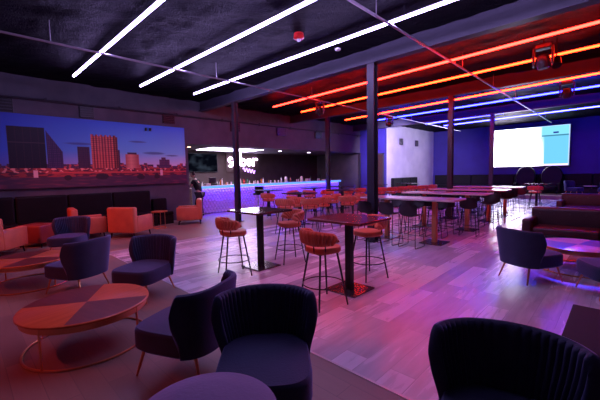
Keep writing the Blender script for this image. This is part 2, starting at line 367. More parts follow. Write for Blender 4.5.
# ------------------------------------------------------------------ mural
def mural_color(y, z):
    f = noise.noise
    u = -y; n1 = noise.fractal(Vector((u * 3, z * 3, 0)), 1, 2, 4)
    # sky: deep blue left and top, paler and pink at right horizon
    tx = max(0, min(1, (u - .5) / 5.6)); tz = max(0, min(1, (z - 2.0) / 1.5))
    top = Vector((.012, .03, .42)).lerp(Vector((.05, .26, .95)), tx)
    mid = Vector((.02, .08, .60)).lerp(Vector((.25, .72, .95)), tx)
    hor = Vector((.06, .10, .50)).lerp(Vector((.95, .80, .85)), tx)
    c = mid.lerp(top, (tz - .35) / .65) if tz > .35 else hor.lerp(mid, tz / .35)
    for (cu, cz, w, h) in ((5.05, 2.52, .42, .05), (4.5, 2.9, .3, .035), (2.75, 2.75, .4, .04), (3.55, 2.85, .3, .03), (5.7, 2.45, .25, .03)):
        d_ = ((u - cu) / w) ** 2 + ((z - cz) / h) ** 2
        if d_ < 1 + n1 * .8: c = c.lerp(Vector((.05, .05, .20)), .7 * max(0, min(1, 1.3 - d_)))
    def win(u0, z0, pu, pz, a, b_):
        return ((u - u0) / pu) % 1 < a and ((z - z0) / pz) % 1 < b_
    # far skyline strip
    hz = 2.12 + .05 * round(3 * f(Vector((math.floor(u * 9) * 1.7, 0, 3)))) 
    if z < hz: c = Vector((.07, .03, .07)) if f(Vector((u * 14, z * 18, 1))) < .12 else Vector((.6, .10, .08))
    if 5.22 < u < 5.60 and z < 2.30 + (.08 if 5.3 < u < 5.45 else 0): c = Vector((.05, .035, .09)) if not win(5.2, 0, .05, .06, .5, .5) else Vector((.22, .08, .14))
    # big dark block far left
    if 1.05 < u < 1.90 and 1.98 < z < 3.17:
        c = Vector((.006, .004, .012))
        if win(1.05, 2, .17, .10, .12, .9): c = Vector((.035, .012, .02))
        if abs(z - 2.72) < .015: c = Vector((.06, .03, .04))
    if 1.92 < u < 2.30 and 2.0 < z < 3.1 - (u - 1.92) * 1.6:
        c = Vector((.09, .035, .12)) if win(1.9, 0, .045, .055, .5, .55) else Vector((.035, .018, .07))
    if 2.68 < u < 3.02 and 2.0 < z < 2.66:
        c = Vector((.028, .014, .045)) if win(2.7, 0, .06, .06, .6, .6) else Vector((.06, .02, .05))
    # tall red hotel
    if 3.07 < u < 3.84 and 2.0 < z < 3.02 + (.05 if win(3.07, 0, .13, 9, .55, 1) else 0):
        c = Vector((.80, .16, .10)) if win(3.07, 0, .085, 9, .55, 1) else Vector((.22, .03, .045))
        if win(3.07, 0, 9, .065, 1, .35): c = c * .55
        if 3.72 < u: c = c * .45
    if 3.84 < u < 3.90 and 2 < z < 2.6: c = Vector((.05, .02, .04))
    # rounded tower
    if 4.07 < u < 4.50 and 2.0 < z < 2.46:
        k = 1 - abs((u - 4.25) / .2); c = Vector((.50, .12, .10)).lerp(Vector((.85, .36, .24)), max(0, k))
        if win(4.07, 0, 9, .05, 1, .3) and z > 2.05: c = c * .6
    if 4.13 < u < 4.44 and 2.46 <= z < 2.53: c = Vector((.05, .03, .06))
    # ground
    if z < 2.0:
        q = f(Vector((u * 5, z * 22, 5))); 
        c = Vector((.10, .018, .035)) if q < .0 else Vector((.42, .05, .04))
        if z > 1.86 and f(Vector((u * 11, z * 14, 8))) > .25: c = Vector((.95, .35, .25))
        if z > 1.83 and z < 1.88 and u > 2: c = Vector((.65, .08, .06))
        if z < 1.74: c = Vector((.07, .03, .06)) + Vector((.2, .02, .02)) * max(0, f(Vector((u * 3, z * 20, 2))))
        for (cu, cz, w) in ((3.35, 1.72, .16), (4.55, 1.70, .12), (2.4, 1.7, .1), (5.1, 1.7, .1)):
            if ((u - cu) / w) ** 2 + ((z - cz) / .09) ** 2 < 1 + n1: c = Vector((.03, .015, .02))
        for cu in (1.62, 5.28): 
            if abs(u - cu) < .05 and 1.72 < z < 1.93: c = Vector((.9, .55, .5))
    if 1.55 < z < 1.6 and 0: c = Vector((0, 0, 0))
    return c
bm = bmesh.new(); ya, yb, za, zb = -6.24, 2.2, 1.42, 3.52; nu, nv = 640, 170
lay = bm.loops.layers.float_color.new('paint')
cols = {}; g = []
for i in range(nu + 1):
    row = []
    for j in range(nv + 1):
        y = ya + (yb - ya) * i / nu; z = za + (zb - za) * j / nv
        v = bm.verts.new((0, y, z)); cols[v] = mural_color(y, z); row.append(v)
    g.append(row)
for i in range(nu):
    for j in range(nv):
        f_ = bm.faces.new((g[i][j], g[i][j + 1], g[i + 1][j + 1], g[i + 1][j]))
        for lp in f_.loops: lp[lay] = tuple(min(.95, k * 1.0) for k in cols[lp.vert]) + (1,)
mm = mat('mural_print', (1, 1, 1), .55)
at = N(mm, 'ShaderNodeVertexColor'); at.layer_name = 'paint'; L(mm, at.outputs[0], mm.node_tree.nodes['Principled BSDF'].inputs['Base Color'])
t = thing('wall_mural', 'wide city skyline mural at dusk mounted on the left wall', 'mural', (12.2, 0, 0))
link('printed_face', bm, mm, t)
link('backing_board', B(.002, .1, ya - .01, yb + .01, za - .01, zb + .01), M['darkpipe'], t)
for y in (-4.78, -4.93): tag(link('wall_spotlight', LT([(.0, 0), (.035, 0), (.04, .09), (.03, .1), (0, .1)], n=12, c=(12.14, y, 3.3)), M['black'], smooth=True), 'small dark box fixture on the upper %s of the sky of the mural' % ('left' if y > -4.85 else 'right'), 'light')

# ------------------------------------------------------------------ bar
BX = 13.2; t = thing('bar_counter', 'long bar counter with blue lit scalloped front', 'bar', (BX, 0, 0))
ya, yb = -17.1, -7.3
bm = bmesh.new(); nu, nv = 700, 40; g = []
for i in range(nu + 1):
    row = []
    for j in range(nv + 1):
        y = ya + (yb - ya) * i / nu; z = .02 + 1.08 * j / nv
        a = (y / .16); b_ = z / .13; off = .5 if int(math.floor(b_)) % 2 else 0
        fx = (a + off) % 1 - .5; fz = b_ % 1
        h = max(0, 1 - (fx * fx * 3.2 + (fz - .1) ** 2 * .9)) * .05
        row.append(bm.verts.new((-.02 - h, y, z)))
    g.append(row)
for i in range(nu):
    for j in range(nv): bm.faces.new((g[i][j], g[i][j + 1], g[i + 1][j + 1], g[i + 1][j]))
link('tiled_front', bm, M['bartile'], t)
link('body', B(0, .55, ya, yb, 0, 1.14), M['recess'], t)
link('counter_top', B(-.16, .6, ya - .1, yb + .06, 1.17, 1.23, bev=.01), M['bartop'], t)
link('led_strip', B(-.13, -.08, ya, yb, 1.145, 1.168), M['e_strip'], t)
link('glowing_edge', B(-.175, -.16, ya - .1, yb + .06, 1.11, 1.215), M['e_edge'], t)
link('end_panel', B(0, .55, yb, yb + .03, 0, 1.16), M['bartile'], t)
t = thing('back_counter', 'low dark service counter behind the bar under the neon sign', 'counter', (15.55, 0, 0))
link('body', B(0, .38, -17.0, -7.6, 0, 1.02), M['recess'], t); link('counter_top', B(-.04, .4, -17.0, -7.6, 1.02, 1.06), M['bartop'], t)
# recess lighting
t = thing('ceiling_panel_light', 'bright rectangular ceiling panel light above the bar, behind the left column', 'light', (13.9, -9.5, 2.93))
link('diffuser', B(-.75, .75, -1.45, 1.45, -.03, -.012), M['e_panel'], t); link('frame', B(-.78, .78, -1.48, 1.48, -.012, 0), M['whitep'], t)
for k, (y, lb) in enumerate(((-7.0, 'warm round downlight at the left end over the bar'), (-12.3, 'round downlight over the middle of the bar'), (-14.6, 'round downlight over the right part of the bar'))):
    t = thing('downlight', lb, 'light', (13.4, y, 2.93), 0)
    link('bulb', LT([(0, -.03), (.09, -.03), (.09, -.012), (0, -.012)], n=16), M['e_spot'] if k == 0 else M['e_panel'], t); link('ring', LT([(.1, -.02), (.13, -.02), (.13, 0), (.1, 0)], n=16), M['whitep'], t)
# TV
t = thing('television', 'wide dark wall television at the left behind the bar', 'television', (15.97, -9.0, 2.35))
link('bezel', B(-.07, .015, -.98, .98, -.5, .5, bev=.01), M['blackplastic'], t)
tvm = emis('tv_picture', (.03, .05, .10), .15); nt = tvm.node_tree; nz = nt.nodes.new('ShaderNodeTexNoise'); nz.inputs['Scale'].default_value = 3; rp = nt.nodes.new('ShaderNodeValToRGB')
rp.color_ramp.elements[0].position = .45; rp.color_ramp.elements[0].color = (.01, .012, .03, 1); rp.color_ramp.elements[1].position = .7; rp.color_ramp.elements[1].color = (.12, .16, .25, 1)
nt.links.new(nz.outputs[0], rp.inputs[0]); nt.links.new(rp.outputs[0], nt.nodes['Emission'].inputs[0])
link('display', B(-.076, -.07, -.94, .94, -.46, .46), tvm, t)
# neon sign (letters as tubes)
t = thing('neon_sign', 'glowing white neon sign in rounded letters with violet scrawl below', 'sign', (15.9, -11.75, 2.14))
def arc(cx, cy, r, a0, a1, n=12, sy=1): return [(cx + r * cos(radians(a0 + (a1 - a0) * i / n)), cy + r * sy * sin(radians(a0 + (a1 - a0) * i / n))) for i in range(n + 1)]
glyph = {'s': [arc(.17, .38, .12, 30, 270, 10) + arc(.17, .14, .12, 90, -150, 10)], 'o': [arc(.2, .26, .19, 0, 360, 20)],
         'b': [[(.05, .8), (.05, .05)], arc(.21, .25, .17, 0, 360, 20)], 'e': [[(.04, .27), (.36, .27)] + arc(.2, .26, .17, 0, 310, 16)], 'r': [[(.06, .5), (.06, .04)], arc(.22, .3, .16, 170, 40, 8)]}
x = 0
for ch in 'sober':
    bm = bmesh.new()
    for st in glyph[ch]: tube(bm, [(0, 1.1 - (x + a), b_) for a, b_ in st], .048, n=6)
    link('neon_letter', bm, M['e_neon'], t); x += .37 if ch == 's' else .45
bm = bmesh.new(); tube(bm, [(0, .1 - .03 * k, -.14 + .11 * sin(k * .9) - .006 * k) for k in range(30)], .022, n=6); link('neon_scrawl', bm, M['e_neon2'], t)
link('backboard', B(.03, .1, -1.2, 1.2, -.3, .9), M['recess'], t)

# bottles, glasses and gear along bar
glassm = [mat('bottle_' + n_, c_, .12, coat=.4) for n_, c_ in (('amber', (.5, .16, .04)), ('clear', (.6, .55, .55)), ('green', (.06, .2, .08)), ('white', (.75, .7, .7)), ('red', (.45, .04, .04)))]
bots = []
for k, mt in enumerate(glassm):
    r = .035 + .004 * (k % 3); h = .26 + .02 * (k % 2)
    o = link('bottle', LT([(0, 0), (r, 0), (r, h * .6), (r * .8, h * .7), (r * .35, h * .8), (r * .35, h), (0, h)], n=12), mt, None, True)
    link('cap', LT([(0, h), (r * .42, h), (r * .42, h + .03), (0, h + .03)], n=10), M['chrome'], o); bots.append(o)
names = ['amber', 'clear', 'green', 'white', 'red']
spots = [(13.3, -8.45), (13.42, -8.62), (13.55, -9.75), (13.45, -9.9), (13.5, -10.15), (13.4, -10.95), (13.55, -11.2), (13.45, -12.4), (13.5, -13.15), (13.55, -14.9)]
back = [(15.75, -7.9 - .34 * k - .1 * (k % 3)) for k in range(22)]
near = {0: 'beside the register', 1: 'right of the register', 2: 'just right of the left column', 3: 'below the first neon letter', 4: 'below the middle of the neon sign', 5: 'below the right end of the neon sign', 6: 'past the neon sign', 7: 'left of the pale canister', 8: 'between canister and box', 9: 'near the tap at the right end'}
for i, (x, y) in enumerate(spots):
    k = (i * 3) % 5; o = bots[k] if i < 5 and 0 else dup(bots[k], (x, y, 1.23), 0); tag(o, '%s glass bottle standing on the bar top, %s' % (names[k], near[i]), 'bottle', 'bottles on the bar top')
for i, (x, y) in enumerate(back):
    k = (i * 2 + i // 5) % 5; o = dup(bots[k], (x, y, 1.06), 0); tag(o, '%s bottle in the dim row on the counter behind the bar' % names[k], 'bottle', '%s bottles behind the bar' % names[k])
for b_ in bots:
    for c in list(b_.children): bpy.data.objects.remove(c)
    bpy.data.objects.remove(b_)
def goods(name, label, cat, x, y, bm, m, sm=True):
    o = link(name, bm, m, None, sm); o.location = (x, y, 1.23); return tag(o, label, cat)
goods('canister', 'tall pale canister on the bar, the left of two tall ones', 'canister', 13.45, -12.75, LT([(0, 0), (.08, 0), (.085, .22), (.07, .26), (.05, .3), (0, .3)]), glassm[3])
goods('canister', 'tall warm lit canister on the bar, the right of two tall ones', 'canister', 13.45, -14.0, LT([(0, 0), (.08, 0), (.085, .22), (.07, .26), (.05, .3), (0, .3)]), glassm[3])
goods('napkin_box', 'small pale box on the bar right of the canisters', 'box', 13.45, -14.55, B(-.09, .09, -.14, .14, 0, .15, bev=.01), glassm[3], False)
goods('napkin_box', 'long low white tray of napkins at the right end of the bar', 'box', 13.4, -16.2, B(-.1, .1, -.35, .35, 0, .08, bev=.01), glassm[3], False)
goods('napkin_box', 'low white box on the bar beside the man', 'box', 13.25, -7.75, B(-.09, .09, -.12, .12, 0, .1, bev=.01), glassm[3], False)
goods('beer_tap', 'dark beer tap tower near the right end of the bar', 'tap', 13.5, -15.75, LT([(0, 0), (.07, 0), (.07, .02), (.03, .04), (.03, .28), (.05, .3), (.04, .36), (0, .38)]), M['blackplastic'])
t = thing('cash_register', 'black rounded cash register on the bar left of the first column', 'register', (13.45, -8.15, 1.23))
link('body', B(-.15, .15, -.17, .17, 0, .1, bev=.03), M['blackplastic'], t); link('monitor', B(.0, .05, -.18, .18, .1, .36, bev=.02), M['blackplastic'], t)
# glasses on bar
gl = mat('frosted_glass', (.8, .7, .75), .1, coat=.3)
g0 = None
for i, y in enumerate((-8.8, -9.05, -9.2, -10.4, -10.6, -11.5, -11.75, -12.05, -13.4, -13.6, -15.2, -15.4)):
    if g0 is None: g0 = link('drinking_glass', LT([(0, 0), (.03, 0), (.038, .13), (.034, .13), (.027, .012), (0, .012)], n=14), gl, None, True); o = g0
    else: o = g0.copy(); C.objects.link(o)
    o.location = (13.25 + .06 * (i % 2), y, 1.23); tag(o, 'small pale drinking glass in the row along the bar top', 'glass', 'drinking glasses along the bar top')

# ------------------------------------------------------------------ screen and platform furniture
t = thing('projection_screen', 'large bright projection screen on the blue wall', 'screen', (4.35, -25.15, 0), radians(0))
em = bpy.data.materials.new('projected_picture'); em.use_nodes = True; nt = em.node_tree; nt.nodes.clear()
o_ = nt.nodes.new('ShaderNodeOutputMaterial'); e_ = nt.nodes.new('ShaderNodeEmission'); nt.links.new(e_.outputs[0], o_.inputs[0])
vc = nt.nodes.new('ShaderNodeVertexColor'); vc.layer_name = 'paint'; nt.links.new(vc.outputs[0], e_.inputs[0]); e_.inputs[1].default_value = 1.0; M['e_screen'] = em
bm = bmesh.new(); nu, nv = 200, 120; g = []; cols = {}; lay = bm.loops.layers.float_color.new('paint')
W2, SZ0, SZ1 = 2.0, 1.86, 4.25
for i in range(nu + 1):
    row = []
    for j in range(nv + 1):
        a = i / nu; b_ = j / nv   # a: 0 right .. 1 left
        u = 1 - a
        c = Vector((12, 11, 15)).lerp(Vector((.14, .50, .72)), max(0, min(1, (u - .35) / .35)) ** .3)
        if b_ < .05: c = c.lerp(Vector((1.8, 1.0, 2.4)), .5)
        if b_ < .12 or True: c = c.lerp(Vector((14, 12, 16)), .8 * max(0, 1 - ((u - .42) / .28) ** 2) * max(0, 1 - b_ / .7))
        if b_ > .74 and u > .66: c = Vector((.20, .62, .80)) if b_ > .77 else Vector((.05, .2, .32))
        if .80 < u < .87 and .80 < b_ < .85: c = Vector((.02, .03, .25))
        if .50 < u < .66 and abs(b_ - .70) < .008: c = c * .8
        if u > .985 or b_ > .985: c = Vector((.45, .6, 1.0))
        v = bm.verts.new((W2 - 2 * W2 * u, 0, SZ0 + (SZ1 - SZ0) * b_)); cols[v] = c; row.append(v)
    g.append(row)
for i in range(nu):
    for j in range(nv):
        f_ = bm.faces.new((g[i][j], g[i][j + 1], g[i + 1][j + 1], g[i + 1][j]))
        for lp in f_.loops: lp[lay] = (*cols[lp.vert], 1)
link('picture', bm, em, t)
link('backing', B(-W2 - .02, W2 + .02, -.3, -.01, SZ0 - .02, SZ1 + .02), M['blackplastic'], t)

# benches
def banquette(name, label, x0, y0, x1, y1, depth, zs, zb, m, z=0, grp=None, side=1):
    dx, dy = x1 - x0, y1 - y0; ln = math.hypot(dx, dy); a = math.atan2(dy, dx)
    t = thing(name, label, 'bench', ((x0 + x1) / 2, (y0 + y1) / 2, z), a, grp)
    s = side
    def bb(x_0, x_1, ya_, yb_, z_0, z_1, bev): 
        return B(x_0, x_1, min(ya_ * s, yb_ * s), max(ya_ * s, yb_ * s), z_0, z_1, bev=bev)
    link('base', bb(-ln / 2, ln / 2, 0.05, depth - .05, 0, zs - .14, .01), M['black'], t)
    k = max(1, round(ln / 1.3))
    for i in range(k):
        xa, xb = -ln / 2 + ln * i / k, -ln / 2 + ln * (i + 1) / k
        link('seat_cushion', bb(xa + .005, xb - .005, .18, depth, zs - .14, zs, .04), m, t)
        link('back_cushion', bb(xa + .005, xb - .005, .0, .2, zs - .1, zb, .05), m, t)
    return t
banquette('banquette', 'long black banquette against the wall under the mural', 12.15, 2.6, 12.15, -4.75, .75, .5, 1.2, M['blackfab'], side=-1)
banquette('banquette', 'low black banquette end piece between mural bench and bar', 12.2, -4.82, 12.2, -5.35, .7, .45, .9, M['blackfab'], side=-1)
banquette('banquette', 'black banquette along the white lit wall', 10.45, -18.9, 10.45, -22.3, .65, .5, 1.28, M['blackfab'], side=-1)
banquette('banquette', 'long black banquette on the platform below the projection screen', X0 + .1, -25.45, 10.3, -25.45, .7, .45, 1.15, M['blackfab'], z=.2, side=1)

# ------------------------------------------------------------------ lounge chair (navy)
def lounge_chair():
    t = thing('lounge_chair', '', 'chair')
    link('seat', cushion(.64, .70, .24, .43, r=.07, p=4.2, crown=.012, n=48, yoff=.07), M['navy'], t, True)
    def zt(s):
        a = abs(s); return .78 - .02 * a - (.0 if a < .84 else .17 * ((a - .84) / .16) ** 2.2)
    link('backrest', shell(radians(79), .312, .06, .25, zt, nt=132, nz=14, inner_rib=.013, ribn=22, lean=.21, tb=.90, tt=1.0, p=2.6, aspect=.92), M['navy'], t, True)
    for sx in (-1, 1):
        link('leg', T([(sx * .22, .30, .27), (sx * .27, .37, 0)], .016, n=10, r2=.009), M['brass'], t, True)
        link('leg', T([(sx * .20, -.18, .27), (sx * .25, -.27, 0)], .016, n=10, r2=.009), M['brass'], t, True)
    return t
LC = lounge_chair(); used = [False]
def face(dx, dy): return math.atan2(dy, dx) - pi / 2
def put(proto, used, x, y, dx, dy, label, group=None, z=0, sc=1):
    if not used[0]:
        used[0] = True; o = proto; o.location = (x, y, z); o.rotation_euler = (0, 0, face(dx, dy)); o['label'] = label
        if group: o['group'] = group
    else: o = dup(proto, (x, y, z), face(dx, dy), label, group)
    if group is None and 'group' in o: del o['group']
    if sc != 1: o.scale = (sc, sc, sc)
    return o
G1 = 'navy velvet lounge chairs'
put(LC, used, 4.92, -1.84, -.5, .87, 'navy channel tufted lounge chair behind the nearest round coffee table, inner back to us', G1)
put(LC, used, 2.70, -1.36, .92, .42, 'navy lounge chair at right of the nearest coffee table, seen from its side', G1)
put(LC, used, 1.80, -1.46, -.75, .68, 'navy channel tufted lounge chair facing us in the bottom centre', G1)
put(LC, used, .37, -1.855, -.27, 1, 'dark channel tufted lounge chair filling the bottom right corner', G1)
put(LC, used, 5.85, -1.22, .85, .45, 'navy lounge chair in side view between the two left coffee tables', G1)
put(LC, used, 8.85, -1.68, -.8, .55, 'navy lounge chair behind the far left coffee table, inner back to us', G1)
put(LC, used, 1.02, -6.05, -.52, -.86, 'dark lounge chair before the blue lit round table at the right', G1)
put(LC, used, -.03, -6.0, .85, .5, 'dark lounge chair cut by the right edge before the blue lit table', G1)
G2 = 'lounge chairs on the platform'
put(LC, used, 1.95, -23.2, -.9, .4, 'lounge chair with pale rim below the right end of the screen, left of a pair', G2, z=.2)
put(LC, used, .55, -23.2, .3, .9, 'lounge chair near the right edge on the platform, right of a pair', G2, z=.2)

t = thing('round_stool', 'round grey violet velvet seat rising from the bottom edge, left of centre', 'stool', (1.17, -.63, 0))
link('seat', LT([(0, .60), (.23, .60), (.295, .63), (.31, .68), (.295, .735), (.23, .772), (.14, .79), (0, .796)], n=56), M['velvet'], t, True)
for k in range(4):
    a = radians(45 + 90 * k); link('leg', T([(.17 * cos(a), .17 * sin(a), .62), (.24 * cos(a), .24 * sin(a), 0)], .016, r2=.01), M['brass'], t, True)

# ------------------------------------------------------------------ round coffee table
def coffee_table():
    t = thing('coffee_table', '', 'table')
    r = .58
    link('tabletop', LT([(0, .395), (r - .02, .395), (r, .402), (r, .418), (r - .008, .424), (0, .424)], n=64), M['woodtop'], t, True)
    # dark quadrants: shadow across the lit top painted as colour, grain turned
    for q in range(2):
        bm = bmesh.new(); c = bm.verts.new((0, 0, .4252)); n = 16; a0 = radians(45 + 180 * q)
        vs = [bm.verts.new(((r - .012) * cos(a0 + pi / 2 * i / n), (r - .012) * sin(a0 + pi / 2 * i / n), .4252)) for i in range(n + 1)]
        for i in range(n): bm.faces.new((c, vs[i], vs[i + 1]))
        link('shaded_quadrant', bm, M['woodtop_shaded'], t)
    link('apron', LT([(r - .04, .34), (r - .025, .34), (r - .025, .395), (r - .04, .395)], n=64), M['brass'], t, True)
    link('drawer_box', B(-.3, .3, -.2, .2, .33, .395, bev=.01), M['black'], t)
    link('base_ring', T([((r - .03) * cos(2 * pi * i / 64), (r - .03) * sin(2 * pi * i / 64), .012) for i in range(64)], .011, closed=True), M['brass'], t, True)
    for k in range(4):
        a = radians(22 + 90 * k); link('leg', T([((r - .03) * cos(a), (r - .03) * sin(a), .01), ((r - .03) * cos(a), (r - .03) * sin(a), .39)], .011), M['brass'], t, True)
    return t
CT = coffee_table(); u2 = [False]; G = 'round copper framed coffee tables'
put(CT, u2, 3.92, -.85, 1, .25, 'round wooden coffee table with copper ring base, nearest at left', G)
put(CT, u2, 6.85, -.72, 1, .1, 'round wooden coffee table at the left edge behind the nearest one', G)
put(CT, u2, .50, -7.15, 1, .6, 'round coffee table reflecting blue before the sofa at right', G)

# ------------------------------------------------------------------ orange armchair
def armchair(mt):
    t = thing('armchair', '', 'armchair')
    link('seat_cushion', B(-.29, .29, -.25, .40, .27, .44, bev=.04, seg=3), mt, t, True)
    link('frame', B(-.3, .3, -.36, .38, .16, .27, bev=.015), mt, t, True)
    link('backrest', B(-.42, .42, -.42, -.24, .15, .86, bev=.05, seg=3, mtx=None), mt, t, True)
    for s in (-1, 1): link('armrest', B(min(s * .30, s * .43), max(s * .30, s * .43), -.30, .42, .15, .60, bev=.03, seg=3), mt, t, True)
    for sx in (-1, 1):
        for sy in (-1, 1): link('leg', T([(sx * .34, sy * .34, .16), (sx * .36, sy * .36, 0)], .022, n=8, r2=.015), M['black'], t)
    return t
AC = armchair(M['orange']); u3 = [False]; G = 'orange leather armchairs'
put(AC, u3, 10.1, -3.4, .55, -.8, 'orange armchair seen from behind, left of the small side table', G)
put(AC, u3, 11.1, -5.75, .5, .85, 'orange armchair nearest to the bar, side on, facing left', G)
put(AC, u3, 10.05, -.50, .75, -.66, 'orange armchair at the left edge behind the far coffee table', G)
put(AC, u3, 10.86, -2.5, -.1, -.9, 'orange armchair mostly hidden behind a navy chair, only its back top lit', G)
t = thing('ottoman', 'dark red leather cube seat between left armchair and navy chair', 'ottoman', (10.6, -1.35, 0), radians(40))
link('cushion', B(-.34, .34, -.3, .3, .1, .55, bev=.05, seg=3), M['darkred'], t, True)
for sx in (-1, 1):
    for sy in (-1, 1): link('leg', T([(sx * .28, sy * .22, .1), (sx * .28, sy * .22, 0)], .02), M['black'], t)
t = thing('side_table', 'small round orange side table between the two orange armchairs', 'table', (10.85, -4.55, 0))
link('tabletop', LT([(0, .53), (.25, .53), (.26, .545), (.25, .56), (0, .56)], n=32), M['woodtop'], t, True)
for k in range(3):
    a = radians(90 + 120 * k); link('leg', T([(.2 * cos(a), .2 * sin(a), 0), (.2 * cos(a), .2 * sin(a), .53)], .01), M['brass'], t)
link('base_ring', T([(.2 * cos(2 * pi * i / 32), .2 * sin(2 * pi * i / 32), .012) for i in range(32)], .01, closed=True), M['brass'], t)

# ------------------------------------------------------------------ sofas at right
def sofa():
    t = thing('sofa', '', 'sofa')
    link('frame', B(-1.25, 1.25, -.40, .42, .12, .30, bev=.02), M['maroon'], t, True)
    for k in range(2): link('seat_cushion', B(-1.08 + 1.085 * k, 1.08 - 1.085 * (1 - k), -.22, .44, .30, .45, bev=.04, seg=3), M['maroon'], t, True)
    link('backrest', B(-1.22, 1.22, -.45, -.22, .14, .83, bev=.07, seg=4), M['maroon'], t, True)
    for i in range(9): link('button', B(-1.1 + .27 * i - .015, -1.1 + .27 * i + .015, -.225, -.205, .68, .71, bev=.006), M['maroon'], t)
    for s in (-1, 1): link('armrest', B(min(s * 1.1, s * 1.28), max(s * 1.1, s * 1.28), -.42, .44, .12, .62, bev=.05, seg=3), M['maroon'], t, True)
    for sx in (-1, 1):
        for sy in (-1, 1): link('leg', T([(sx * 1.15, sy * .34, .12), (sx * 1.17, sy * .36, 0)], .02, r2=.014), M['black'], t)
    return t
SF = sofa(); u4 = [False]; G = 'maroon leather sofas'
put(SF, u4, .28, -8.95, 0, 1, 'maroon leather sofa behind the blue lit round table', G)
put(SF, u4, .30, -14.3, 0, 1, 'maroon leather sofa farther back, nearer to the platform', G)

# ------------------------------------------------------------------ square tables
def high_table(mt, s1=.9, s2=.8, h=1.05):
    t = thing('high_table', '', 'table')
    link('tabletop', B(-s1 / 2, s1 / 2, -s2 / 2, s2 / 2, h - .035, h, bev=.006), mt, t)
    link('post', B(-.045, .045, -.045, .045, .02, h - .05), M['black'], t)
    link('mounting_plate', B(-.18, .18, -.18, .18, h - .05, h - .035), M['black'], t)
    link('base_plate', B(-.26, .26, -.26, .26, 0, .02, bev=.004), M['plate'], t)
    return t
HT = high_table(M['tabledark']); HR = high_table(M['tablered']); u5 = [False]; u6 = [False]; G = 'square high tables'
put(HT, u5, 4.75, -3.82, 0, 1, 'square dark high table with a bright glossy top, left of the cherry one', G)
put(HR, u6, 2.80, -3.88, 0, 1, 'square cherry high table nearest to the camera with red lit base', G)
for x, y, lb in ((7.75, -7.95, 'dark square high table behind the first row, between orange stools'), (7.6, -10.1, 'dark square high table farther back, beside the near tall column'),
                 (10.4, -8.85, 'dark square high table close to the bar front'), (9.6, -12.0 - .75, 'dark square high table by the right end of the bar'),
                 (9.9, -11.1, 'dark square high table just left of the slim column')):
    put(HT, u5, x, y, 0, 1, lb, G)
t = thing('low_table', 'black square table at the right edge behind the big dark chair', 'table', (-.27, -2.92, 0))
link('tabletop', B(-.52, .52, -.46, .46, .575, .61, bev=.006), M['mattblack'], t); link('post', B(-.04, .04, -.04, .04, .02, .575), M['black'], t); link('base_plate', B(-.25, .25, -.25, .25, 0, .02), M['black'], t)

# ------------------------------------------------------------------ orange bar stool
def stool():
    t = thing('bar_stool', '', 'stool')
    link('seat', cushion(.44, .42, .69, .765, r=.05, p=2.8, crown=.012, n=36), M['orange2'], t, True)
    def zt(s): a = abs(s); return .985 - .05 * a ** 2 - (.0 if a < .85 else .08 * ((a - .85) / .15) ** 2)
    link('backrest', shell(radians(100), .235, .022, .80, zt, nt=150, nz=10, inner_rib=.024, outer_rib=.030, ribn=17, lean=.08, tb=.88, tt=1, weave=True), M['orange2'], t, True)
    for s in (-1, 1):
        for a in (62, 25): link('back_support', T([(s * .225 * sin(radians(a)), -.215 * cos(radians(a)), .70), (s * .24 * sin(radians(a)), -.235 * cos(radians(a)), .82)], .008, n=6), M['black'], t)
    for sx in (-1, 1):
        for sy in (-1, 1): link('leg', T([(sx * .13, sy * .13, .69), (sx * .225, sy * .225, 0)], .014, n=8, r2=.011), M['black'], t)
    link('foot_rail', T([(.266 * cos(2 * pi * i / 28), .266 * sin(2 * pi * i / 28), .27) for i in range(28)], .008, n=6, closed=True), M['black'], t)
    link('swivel_plate', B(-.15, .15, -.15, .15, .675, .692), M['black'], t)
    return t
ST = stool(); u7 = [False]; G = 'woven back orange bar stools'
near_st = [(4.70, -3.2, -.3, -.95, 'orange woven bar stool on the camera side of the glossy dark high table'),
           (4.60, -4.42, .35, .93, 'orange woven bar stool behind the glossy dark high table'),
           (2.76, -3.24, -.25, -1, 'nearest orange woven bar stool, its back to us at the cherry table'),
           (2.92, -4.55, .3, .95, 'orange woven bar stool behind the cherry high table')]
for x, y, dx, dy, lb in near_st: put(ST, u7, x, y, dx, dy, lb, G)
far_st = [(6.92, -6.51, .4, -1, 'orange bar stool behind the glossy dark table, the left of two backs there'), (7.14, -7.14, .9, -.5, 'orange bar stool behind the glossy dark table, the right of two backs there'),
          (6.41, -7.01, .7, -.6, 'orange bar stool in the middle group, bright woven back left of the cherry table top'), (6.52, -7.65, .9, -.2, 'orange bar stool tucked right behind the bright one in the middle group'),
          (6.98, -8.75, .6, .6, 'orange bar stool in the middle group, half hidden left of the tall dark post'), (6.12, -8.42, .5, -.8, 'orange bar stool just left of the tall near column'),
          (6.18, -9.15, .8, -.4, 'orange bar stool overlapping the tall near column'), (9.54, -8.12, .3, -.9, 'orange bar stool close to the bar beside the dark pedestal stool'),
          (9.75, -9.55, -.1, .9, 'orange bar stool facing us at the table by the bar'), (9.45, -10.3, .2, -1, 'orange bar stool right of the table by the bar'),
          (8.85, -10.75, -.6, .6, 'orange bar stool right of the slim column, its back lit red'), (8.65, -11.1 - .75, .9, .1, 'orange bar stool before the table near the right end of the bar'),
          (8.5, -12.6, .9, -.4, 'orange bar stool farthest right before the bar end')]
for x, y, dx, dy, lb in far_st: put(ST, u7, x, y, dx, dy, lb, G)

